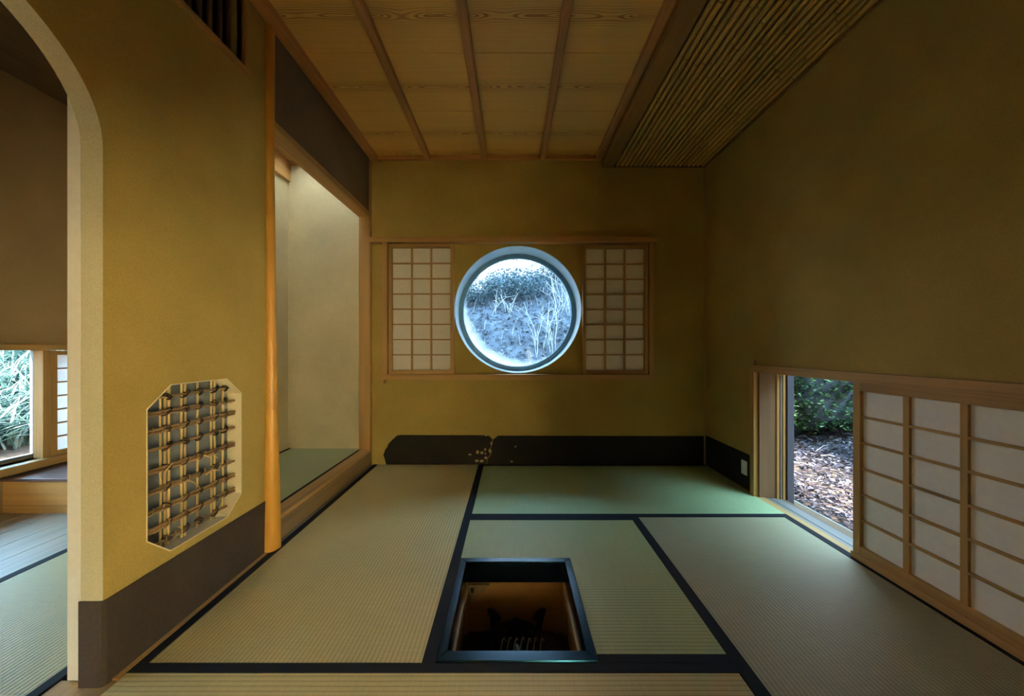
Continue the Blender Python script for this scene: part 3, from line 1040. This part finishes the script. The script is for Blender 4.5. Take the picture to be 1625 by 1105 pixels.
pit = hf
px0, px1, py0, py1 = hx0 + 0.004, hx1 - 0.004, hy0 + 0.004, hy1 - 0.004
box('side_board', px0, px1, py1 - 0.014, py1, -0.47, -0.09, M_pit, pit)
box('side_board', px0, px1, py0, py0 + 0.014, -0.47, -0.09, M_pit, pit)
box('side_board', px0, px0 + 0.014, py0 + 0.014, py1 - 0.014, -0.47, -0.09, wood('pit_lining', (0.46, 0.25, 0.075), 'y'), pit)
box('side_board', px1 - 0.014, px1, py0 + 0.014, py1 - 0.014, -0.47, -0.09, wood('pit_lining', (0.46, 0.25, 0.075), 'y'), pit)
box('bottom_board', px0, px1, py0, py1, -0.485, -0.47, M_pit, pit)
for cx in (px0 + 0.014, px1 - 0.034):
    box('corner_batten', cx, cx + 0.020, py1 - 0.034, py1 - 0.014, -0.47, -0.092, M_tan_z, pit)
    box('side_rail', cx, cx + 0.020, py0 + 0.014, py1 - 0.034, -0.135, -0.095, M_tan_y, pit)
v = [(px0 + 0.034, py1 - 0.014, -0.10), (px0 + 0.135, py1 - 0.014, -0.10), (px0 + 0.034, py1 - 0.014, -0.20)]
v = v + [(a, b_ - 0.018, c) for a, b_, c in v]
br = from_py('corner_brace', v, [(0, 1, 2), (5, 4, 3), (0, 3, 4, 1), (1, 4, 5, 2), (2, 5, 3, 0)], M_sillgrain, pit)
box('dark_hole', px0 + 0.048, px0 + 0.062, py1 - 0.0335, py1 - 0.0315, -0.135, -0.112, M_black, br)
# bed of ash
v, f = [], []
n = 22
ax0, ax1, ay0, ay1 = px0 + 0.015, px1 - 0.015, py0 + 0.015, py1 - 0.015
for j in range(n):
    for i in range(n):
        a, b_ = i / (n - 1), j / (n - 1)
        h = 0.05 * math.sin(PI * a) * math.sin(PI * b_) + 0.012 * noise.noise((a * 6, b_ * 6, 3))
        v.append((ax0 + (ax1 - ax0) * a, ay0 + (ay1 - ay0) * b_, -0.33 + h))
for j in range(n - 1):
    for i in range(n - 1):
        f.append((j * n + i, j * n + i + 1, (j + 1) * n + i + 1, (j + 1) * n + i))
tag(from_py('ash_bed', v, f, M_ash, None, (0, 0, 0), 60), 'grey ash bed at the bottom of the hearth pit', 'ash', kind='stuff')

tr = empty('iron_trivet', (0.02, 1.48, -0.33))
tag(tr, 'black iron trivet with upturned claws standing in the hearth', 'trivet')
tcx, tcy = 0.020, 1.485
tube('ring', [(tcx + 0.10 * math.cos(2 * PI * i / 28), tcy + 0.10 * math.sin(2 * PI * i / 28), -0.235) for i in range(29)], 0.011, M_iron, tr, 8)
for a in (PI * 0.18, PI * 0.82, PI * 1.5):
    ca, sa = math.cos(a), math.sin(a)
    pts = [(0.10, -0.33), (0.112, -0.28), (0.116, -0.235), (0.124, -0.20), (0.136, -0.165), (0.115, -0.172), (0.085, -0.185)]
    tube('leg', [(tcx + r * ca, tcy + r * sa, z) for r, z in pts], [0.010, 0.010, 0.012, 0.014, 0.016, 0.014, 0.008], M_iron, tr, 8)
for k in range(9):
    a = 2.4 * k
    r = 0.018 * math.sqrt(k) * 1.15
    bm = bmesh.new()
    bmesh.ops.create_icosphere(bm, subdivisions=2, radius=0.030)
    for q in bm.verts:
        d = noise.noise(q.co * 40 + Vector((k * 5, 0, 0)))
        q.co *= 1 + 0.28 * d
        q.co.z *= 0.85
    me = bpy.data.meshes.new('charcoal_lump')
    bm.to_mesh(me)
    bm.free()
    o = link('charcoal_lump', me, M_char, None, (tcx + r * math.cos(a), tcy + 0.01 + r * math.sin(a), -0.265 + (0.05 if k < 4 else 0.0) + (0.035 if k == 0 else 0)))
    tag(o, 'black charcoal lump heaped inside the iron trivet', 'charcoal', 'charcoal heap in the hearth')
for k in range(7):
    yy = 1.385 + 0.004 * (k % 2)
    cx = 0.028 - 0.075 + 0.026 * k
    pts = [(cx + 0.022 * t, yy + 0.07 * t, -0.205 + 0.035 * math.sin(PI * t) - 0.01 * t) for t in (0, 0.25, 0.5, 0.75, 1.0)]
    o = tube('bent_wire', pts, 0.0028, M_wire, None, 6)
    tag(o, 'thin bright bent wire in front of the charcoal heap', 'wire', 'bright wires in the hearth')

# ------------------------------------------------------------------ room beyond the arch
for i in range(5):
    x0 = -3.10 + 0.176 * i
    box('floor_plank', x0, x0 + 0.174, YF, 2.128, -0.055, 0.0, M_floor_l, bpy.data.objects['floor'], 0.0015)
mat_box('tatami_mat', -2.215, -1.362, 0.35, 2.125, 0, M_tat_l, [(-2.215, -2.180, 0.35, 2.125), (-1.397, -1.362, 0.35, 2.125)],
        'tatami mat in the side room seen through the arch', group='alcove and side-room mats')
ld = empty('raised_ledge', (-2.6, 2.7, 0))
tag(ld, 'raised purple-brown ledge on tan boards in the side room', 'ledge')
box('front_board', -3.085, TX - 0.1, 2.130, 2.150, -0.055, 0.192, M_tan_x, ld)
box('ledge_top', -3.098, TX - 0.1, 2.118, 3.298, 0.192, 0.212, M_ledge, ld, 0.004)
lw = empty('window_2', (-3.1, 1.9, 0.27))
tag(lw, kind='structure')
box('head_rail', -3.22, -3.07, -0.7, 3.2, 0.985, 1.022, M_tan_y, lw, 0.003)
box('sill_rail', -3.24, -3.04, -0.7, 3.2, 0.228, 0.275, M_tan_y, lw, 0.003)
box('glass_pane', -3.19, -3.184, -0.6, 2.338, 0.300, 0.985, M_glass, lw)
box('frame_bar', -3.205, -3.17, -0.6, 2.338, 0.275, 0.300, M_grey_y, lw)
box('window_post', -3.205, -3.15, 2.338, 2.395, 0.275, 0.985, M_grey_z, lw)
box('window_post', -3.14, -3.075, 2.306, 2.345, 0.275, 0.985, M_tan_z, lw, 0.003)
box('lock', -3.165, -3.145, 2.325, 2.345, 0.62, 0.68, M_grey_z, lw, 0.003)
shoji('shoji_screen', 'y', 2.346, 2.98, 0.277, 0.983, -3.098, -3.073, 3, 7, 0.032, 0.030,
      'paper shoji screen in the side room beside its garden window', M_paper_lit, None, 0.010, 0.014, 'flip')

# ------------------------------------------------------------------ unseen paper screens added behind the camera as light sources
for k, (u0, u1, v0, v1, lab) in enumerate((
        (0.30, 0.93, 0.042, 0.998, 'added paper light screen behind the viewer, nearer the arched doorway'),
        (0.93, 1.56, 0.042, 0.998, 'added paper light screen behind the viewer, nearer the low window wall'),
        (-2.65, -2.25, 0.302, 0.698, 'small added paper light screen in the side room, behind the viewer'))):
    shoji('shoji_screen', 'x', u0, u1, v0, v1, YF - 0.065, YF - 0.035, 3, 4, 0.030, 0.035, lab, M_paper_glow,  # unseen screens added as light sources
          'added light screens behind the viewer', md='flip')
# unseen wall added beside the viewer: the light from behind only reaches the left half of the room
tag(slab('wall_light_baffle', [(XL - 0.006, 2.64), (XL - 0.006, 1.15), (0.36, 1.15), (0.36, -0.055), (XR, -0.055), (XR, 2.55), (0.80, 2.55), (0.80, 2.64)], [],
         lambda a, b, t: (a, t, b), 0.06, 0.14, M_wall), kind='structure')


# ------------------------------------------------------------------ gardens
def set_tone(me, tones):
    at = me.attributes.new('tone', 'FLOAT', 'FACE')
    at.data.foreach_set('value', np.asarray(tones, dtype=np.float32))


def leaves(name, centres, size, mat, parent=None, stretch=2.2, flat=0.0, tone_fn=None, droop=0.3):
    """one mesh of folded leaf shapes (4 triangles each) at the given points"""
    V, F, T = [], [], []
    for c in centres:
        s_ = size * random.uniform(0.6, 1.35)
        az = random.uniform(0, 2 * PI)
        el = random.uniform(-0.9, 0.9) * (1 - flat)
        d = Vector((math.cos(az) * math.cos(el), math.sin(az) * math.cos(el), math.sin(el) - droop * 0.3))
        d.normalize()
        w = d.cross(Vector((random.uniform(-1, 1) * (1 - flat), random.uniform(-1, 1) * (1 - flat), 1)))
        if w.length < 1e-3:
            continue
        w.normalize()
        nrm = w.cross(d)
        L, wd = s_ * stretch, s_ * 0.5
        c = Vector(c)
        b = len(V)
        V += [c - d * L * 0.5, c + w * wd + nrm * wd * 0.25, c + d * L * 0.5, c - w * wd + nrm * wd * 0.25]
        F += [(b, b + 1, b + 2), (b, b + 2, b + 3)]
        t = tone_fn(c) if tone_fn else random.random()
        T += [t, t]
    me = bpy.data.meshes.new(name)
    me.from_pydata([tuple(q) for q in V], [], F)
    set_tone(me, T)
    return link(name, me, mat, parent)


def blades(name, roots, length, width, mat, parent=None, lean=0.6, tone=None):
    V, F, T = [], [], []
    for c in roots:
        az = random.uniform(0, 2 * PI)
        L = length * random.uniform(0.5, 1.3)
        h = Vector((math.cos(az), math.sin(az), 0))
        side = Vector((-math.sin(az), math.cos(az), 0))
        ln = lean * random.uniform(0.3, 1.5)
        c = Vector(c)
        b = len(V)
        for k in range(4):
            t = k / 3
            p = c + Vector((0, 0, 1)) * L * (t - 0.45 * ln * t * t) + h * L * ln * t * t
            w = width * (1 - t) + 0.0008
            V += [p - side * w, p + side * w]
        for k in range(3):
            F.append((b + 2 * k, b + 2 * k + 1, b + 2 * k + 3, b + 2 * k + 2))
        q = random.random()
        T += [q] * 3
    me = bpy.data.meshes.new(name)
    me.from_pydata([tuple(q) for q in V], [], F)
    set_tone(me, T)
    return link(name, me, mat, parent)


def terrain(name, x0, x1, y0, y1, nx, ny, hfun, mat):
    V, F = [], []
    for j in range(ny):
        for i in range(nx):
            xx, yy = x0 + (x1 - x0) * i / (nx - 1), y0 + (y1 - y0) * j / (ny - 1)
            V.append((xx, yy, hfun(xx, yy)))
    for j in range(ny - 1):
        for i in range(nx - 1):
            F.append((j * nx + i, j * nx + i + 1, (j + 1) * nx + i + 1, (j + 1) * nx + i))
    return from_py(name, V, F, mat, None, (0, 0, 0), 60)


M_litter = leafmat('dry_leaf_litter', (0.016, 0.012, 0.016), (0.056, 0.046, 0.058), (0.20, 0.175, 0.20), 0.6, 0.0)
M_leaf = leafmat('green_leaf', (0.01, 0.035, 0.015), (0.03, 0.09, 0.035), (0.11, 0.20, 0.09))
M_moss = leafmat('moss_and_fern', (0.008, 0.026, 0.01), (0.05, 0.115, 0.04), (0.24, 0.36, 0.17), 0.8, 0.1)
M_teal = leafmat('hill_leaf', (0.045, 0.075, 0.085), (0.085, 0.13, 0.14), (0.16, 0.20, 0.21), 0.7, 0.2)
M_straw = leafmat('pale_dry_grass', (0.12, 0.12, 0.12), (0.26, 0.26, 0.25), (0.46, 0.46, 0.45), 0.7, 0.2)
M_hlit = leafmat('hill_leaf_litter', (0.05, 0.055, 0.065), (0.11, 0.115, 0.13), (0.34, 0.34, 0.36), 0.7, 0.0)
M_lime = leafmat('sunlit_grass', (0.03, 0.08, 0.068), (0.085, 0.16, 0.14), (0.30, 0.38, 0.36), 0.7, 0.25)
M_rock = plain('grey_boulder', (0.075, 0.085, 0.10), 0.9, 0.2, var=0.45, nscale=5, bstr=0.9)
M_bark = plain('bare_branch', (0.34, 0.32, 0.30), 0.8, 0.2, var=0.2)
M_branch = plain('pale_bare_twig', (0.52, 0.51, 0.49), 0.8, 0.2, var=0.2)
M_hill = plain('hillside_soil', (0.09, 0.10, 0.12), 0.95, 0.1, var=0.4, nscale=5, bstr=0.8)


def h_right(x, y):
    return -0.16 + 0.27 * max(0, x - 1.9) + 1.35 * min(2.4, max(0, x - 4.1)) + 0.03 * noise.noise((x * 1.7, y * 1.7, 0)) + 0.012 * noise.noise((x * 7, y * 7, 2))  # steep rise at the far right added to block low sky light


tag(terrain('garden_ground', XR + 0.2, 8.5, -3.5, 3.75, 60, 60, h_right, M_soil), kind='structure')


def h_back(x, y):
    base = 0.15 + 0.83 * max(0, y - 4.0)
    base += 0.75 * min(4.2, max(0, y - 7.3))  # steeper upper slope added to keep sky light off the floor
    if y > 11.5:
        base -= 0.83 * (y - 11.5)
    base += 0.11 * max(-3, min(3, x)) * min(1, max(0, (y - 4) / 3))
    return base + 0.12 * noise.noise((x * 0.9, y * 0.9, 5)) + 0.04 * noise.noise((x * 3, y * 3, 1))


def h_all_right(x, y):
    return h_right(x, y) if y < 3.75 else max(h_right(x, 3.75), h_back(x, y))


tag(terrain('hillside', -9, 9.5, 3.4, 14, 100, 70, lambda x, y: (h_back(x, y) if x < 2.2 else h_right(x, y) + (max(0, y - 3.6)) * 0.25 + 0.95 * min(3.2, max(0, y - 5.0))), M_hill), kind='structure')  # rise beyond the boulders added to block sky light


def h_left(x, y):
    return -0.15 + 0.42 * max(0, -3.7 - x) + 0.05 * noise.noise((x * 1.3, y * 1.3, 8))


tag(terrain('garden_slope', -9, -3.24, -3, 9, 40, 50, h_left, M_soil), kind='structure')

# dry leaves outside the low window
pts = []
while len(pts) < 22000:
    x = random.uniform(2.02, 4.0)
    y = random.uniform(1.4, 4.2)
    hh = h_right(x, y) if y < 3.75 else h_right(x, y) + (max(0, y - 3.6)) * 0.25
    pts.append((x, y, hh + random.uniform(0.0, 0.045)))
tag(leaves('leaf_litter', pts, 0.016, M_litter, None, 2.6, 0.55, lambda c: random.random() ** 1.3), 'brown and pale dry leaves covering the ground outside', 'leaves', kind='stuff')
tw = []
vv, ff = [], []
for k in range(26):
    x, y = random.uniform(2.0, 3.4), random.uniform(1.6, 3.4)
    z = h_right(x, y) + 0.04
    a = random.uniform(0, PI)
    L = random.uniform(0.08, 0.32)
    g, h = tube_geo([(x - L / 2 * math.cos(a), y - L / 2 * math.sin(a), z), (x, y, z + 0.02), (x + L / 2 * math.cos(a), y + L / 2 * math.sin(a), z + 0.01)], 0.0025, 4)
    base = len(vv)
    vv += g
    ff += [tuple(base + t for t in u) for u in h]
tag(from_py('fallen_twigs', vv, ff, M_bark), 'pale fallen twigs lying on the dry leaves', 'twigs', kind='stuff')


def boulder(loc, r, sq, seed, label, mossy, up):
    bm = bmesh.new()
    bmesh.ops.create_icosphere(bm, subdivisions=4, radius=1)
    for q in bm.verts:
        p = q.co.copy()
        d = 0.30 * noise.noise(p * 1.4 + Vector((seed * 7, 0, 0))) + 0.12 * noise.noise(p * 4 + Vector((seed, 3, 0)))
        q.co = Vector((p.x * sq[0], p.y * sq[1], p.z * sq[2])) * r * (1 + d)
    me = bpy.data.meshes.new('rock')
    bm.to_mesh(me)
    tips = [Vector(loc) + q.co for q in bm.verts]
    nr = [q.normal.copy() for q in bm.verts]
    bm.free()
    smooth(me, 30)
    root = empty('mossy_boulder', loc)
    tag(root, label, 'boulder')
    link('rock', me, M_rock, root, loc)
    c = []
    while len(c) < mossy:
        i = random.randrange(len(tips))
        if nr[i].z > up and noise.noise(tips[i] * 3.2) > -0.42:
            c.append(tips[i] + nr[i] * random.uniform(0, 0.05) + Vector((random.uniform(-1, 1), random.uniform(-1, 1), random.uniform(-1, 1))) * 0.035)
    o = leaves('moss', c, 0.020, M_moss, root, 1.8, 0.2)
    tag(o, kind='stuff')
    return root


boulder((3.42, 3.80, 0.55), 0.62, (1.15, 0.9, 0.85), 1, 'large mossy boulder above the leaf-strewn ground outside', 16000, -0.55)
boulder((2.74, 3.86, 0.40), 0.42, (1.1, 0.9, 0.9), 4, 'smaller mossy boulder at the left of the low window view', 8000, -0.55)
boulder((4.3, 3.3, 0.72), 0.55, (1.0, 1.0, 0.8), 6, 'far mossy boulder behind the shoji edge of the low window', 4000, -0.4)
for k, (x, y, z) in enumerate(((3.1, 4.6, 1.0), (3.9, 4.5, 1.1), (2.5, 4.6, 0.95), (4.9, 4.2, 1.2))):
    c = []
    for i in range(2600):
        d = Vector((random.gauss(0, 1), random.gauss(0, 1), random.gauss(0, 1)))
        d.normalize()
        d *= 0.55 * random.random() ** 0.4
        c.append(Vector((x, y, z)) + Vector((d.x * 1.2, d.y, d.z)))
    root = empty('garden_bush', (x, y, z - 0.5))
    tag(root, ['green bush behind the large mossy boulder', 'green bush right of the large mossy boulder', 'green bush behind the smaller mossy boulder',
               'green bush farthest right behind the boulders'][k], 'bush', 'bushes behind the boulders')
    tag(leaves('foliage', c, 0.035, M_leaf, root, 2.0), kind='stuff')
    tube('stem', [(x, y, z - 0.75), (x, y, z + 0.1)], [0.03, 0.012], M_bark, root, 6)

# hillside behind the round window
pts = []
for k in range(9000):
    x, y = random.uniform(-1.9, 2.1), random.uniform(3.7, 7.9)
    pts.append((x, y, h_back(x, y) + random.uniform(0, 0.05)))
tag(leaves('hill_litter', pts, 0.022, M_hlit, None, 2.8, 0.5), 'pale dry leaves on the hillside behind the round window', 'leaves', kind='stuff')
pts = []
for k in range(1500):
    x, y = random.uniform(-1.9, 2.1), random.uniform(4.3, 7.9)
    pts.append((x, y, h_back(x, y)))
tag(blades('hill_grass', pts, 0.30, 0.004, M_straw, None, 0.9), 'pale dry grass blades on the hillside behind the round window', 'grass', kind='stuff')
for k, (x, y, r, n, zoff, lab) in enumerate(((-0.75, 5.9, 0.36, 2600, 0.20, 'dull teal bush at the left of the round window'),
                                             (0.05, 6.0, 0.40, 3200, 0.22, 'dull teal bush in the middle of the round window'),
                                             (0.95, 6.4, 0.42, 2600, 0.25, 'dull teal bush at the upper right of the round window'),
                                             (0.35, 7.0, 0.50, 2200, 0.25, 'sparse high bush at the top of the round window'))):
    z = h_back(x, y) + zoff
    c = []
    for i in range(n):
        d = Vector((random.gauss(0, 1), random.gauss(0, 1), random.gauss(0, 1)))
        d.normalize()
        d *= r * random.random() ** 0.45
        c.append(Vector((x, y, z)) + Vector((d.x * 1.5, d.y, d.z * 0.75)))
    root = empty('hill_bush', (x, y, z - zoff))
    tag(root, lab, 'bush', 'bushes on the hillside')
    tag(leaves('foliage', c, 0.022, M_teal, root, 2.2), kind='stuff')
    tube('stem', [(x, y, z - zoff - 0.1), (x + 0.05, y, z)], [0.03, 0.012], M_bark, root, 6)
for k, lab in enumerate(('tall bare twiggy shrub at the right of the round window', 'low bare twiggy shrub at the lower right of the round window',
                         'thin bare twiggy shrub left of centre in the round window')):
    bx_, by_ = ((0.80, 5.7), (0.50, 5.0), (-0.10, 5.6))[k]
    root = empty('bare_shrub', (bx_, by_, h_back(bx_, by_)))
    tag(root, lab, 'shrub', 'bare shrubs on the hillside')
    for q in range((16, 14, 10)[k]):
        a = random.uniform(0, 2 * PI)
        L = random.uniform(0.45, 1.0) * (1.1, 0.85, 0.6)[k]
        sx, sy = bx_ + random.uniform(-0.22, 0.22), by_ + random.uniform(-0.15, 0.15)
        z0 = h_back(sx, sy) - 0.03
        bend = random.uniform(0.1, 0.9)
        pts = []
        for t in (0, 0.25, 0.5, 0.75, 1.0):
            pts.append((sx + L * (0.25 * t + bend * 0.6 * t * t) * math.cos(a) + random.uniform(-0.02, 0.02), sy + L * 0.4 * t * t * math.sin(a),
                        z0 + L * (1.1 * t - 0.55 * bend * t * t) + random.uniform(-0.015, 0.015)))
        st = tube('branch', pts, [0.0052, 0.0046, 0.0038, 0.003, 0.0015], M_branch, root, 5)
        for w in range(2):
            p = Vector(pts[2 + w])
            d = Vector((random.uniform(-1, 1), random.uniform(-0.4, 0.4), random.uniform(0.1, 0.9))) * L * 0.28
            tube('twig', [p, p + d * 0.5 + Vector((0, 0, 0.02)), p + d], [0.003, 0.0024, 0.0012], M_branch, st, 4)

# bright slope outside the side-room window
pts = []
for k in range(9000):
    x, y = random.uniform(-6.8, -4.3), random.uniform(1.5, 5.6)
    pts.append((x, y, h_left(x, y)))
tag(blades('garden_grass', pts, 0.50, 0.013, M_lime, None, 1.0), 'bright grass on the slope outside the side-room window', 'grass', kind='stuff')
tag(box('garden_shade_block', 1.95, 6.8, -4.2, -2.2, -0.3, 4.7, M_wall), kind='structure')  # unseen block added to keep the sun off the right-hand garden
tag(terrain('rear_ground', -9, 8.5, -9, YF - 0.36, 12, 12, lambda x, y: -0.3, M_conc), kind='structure')
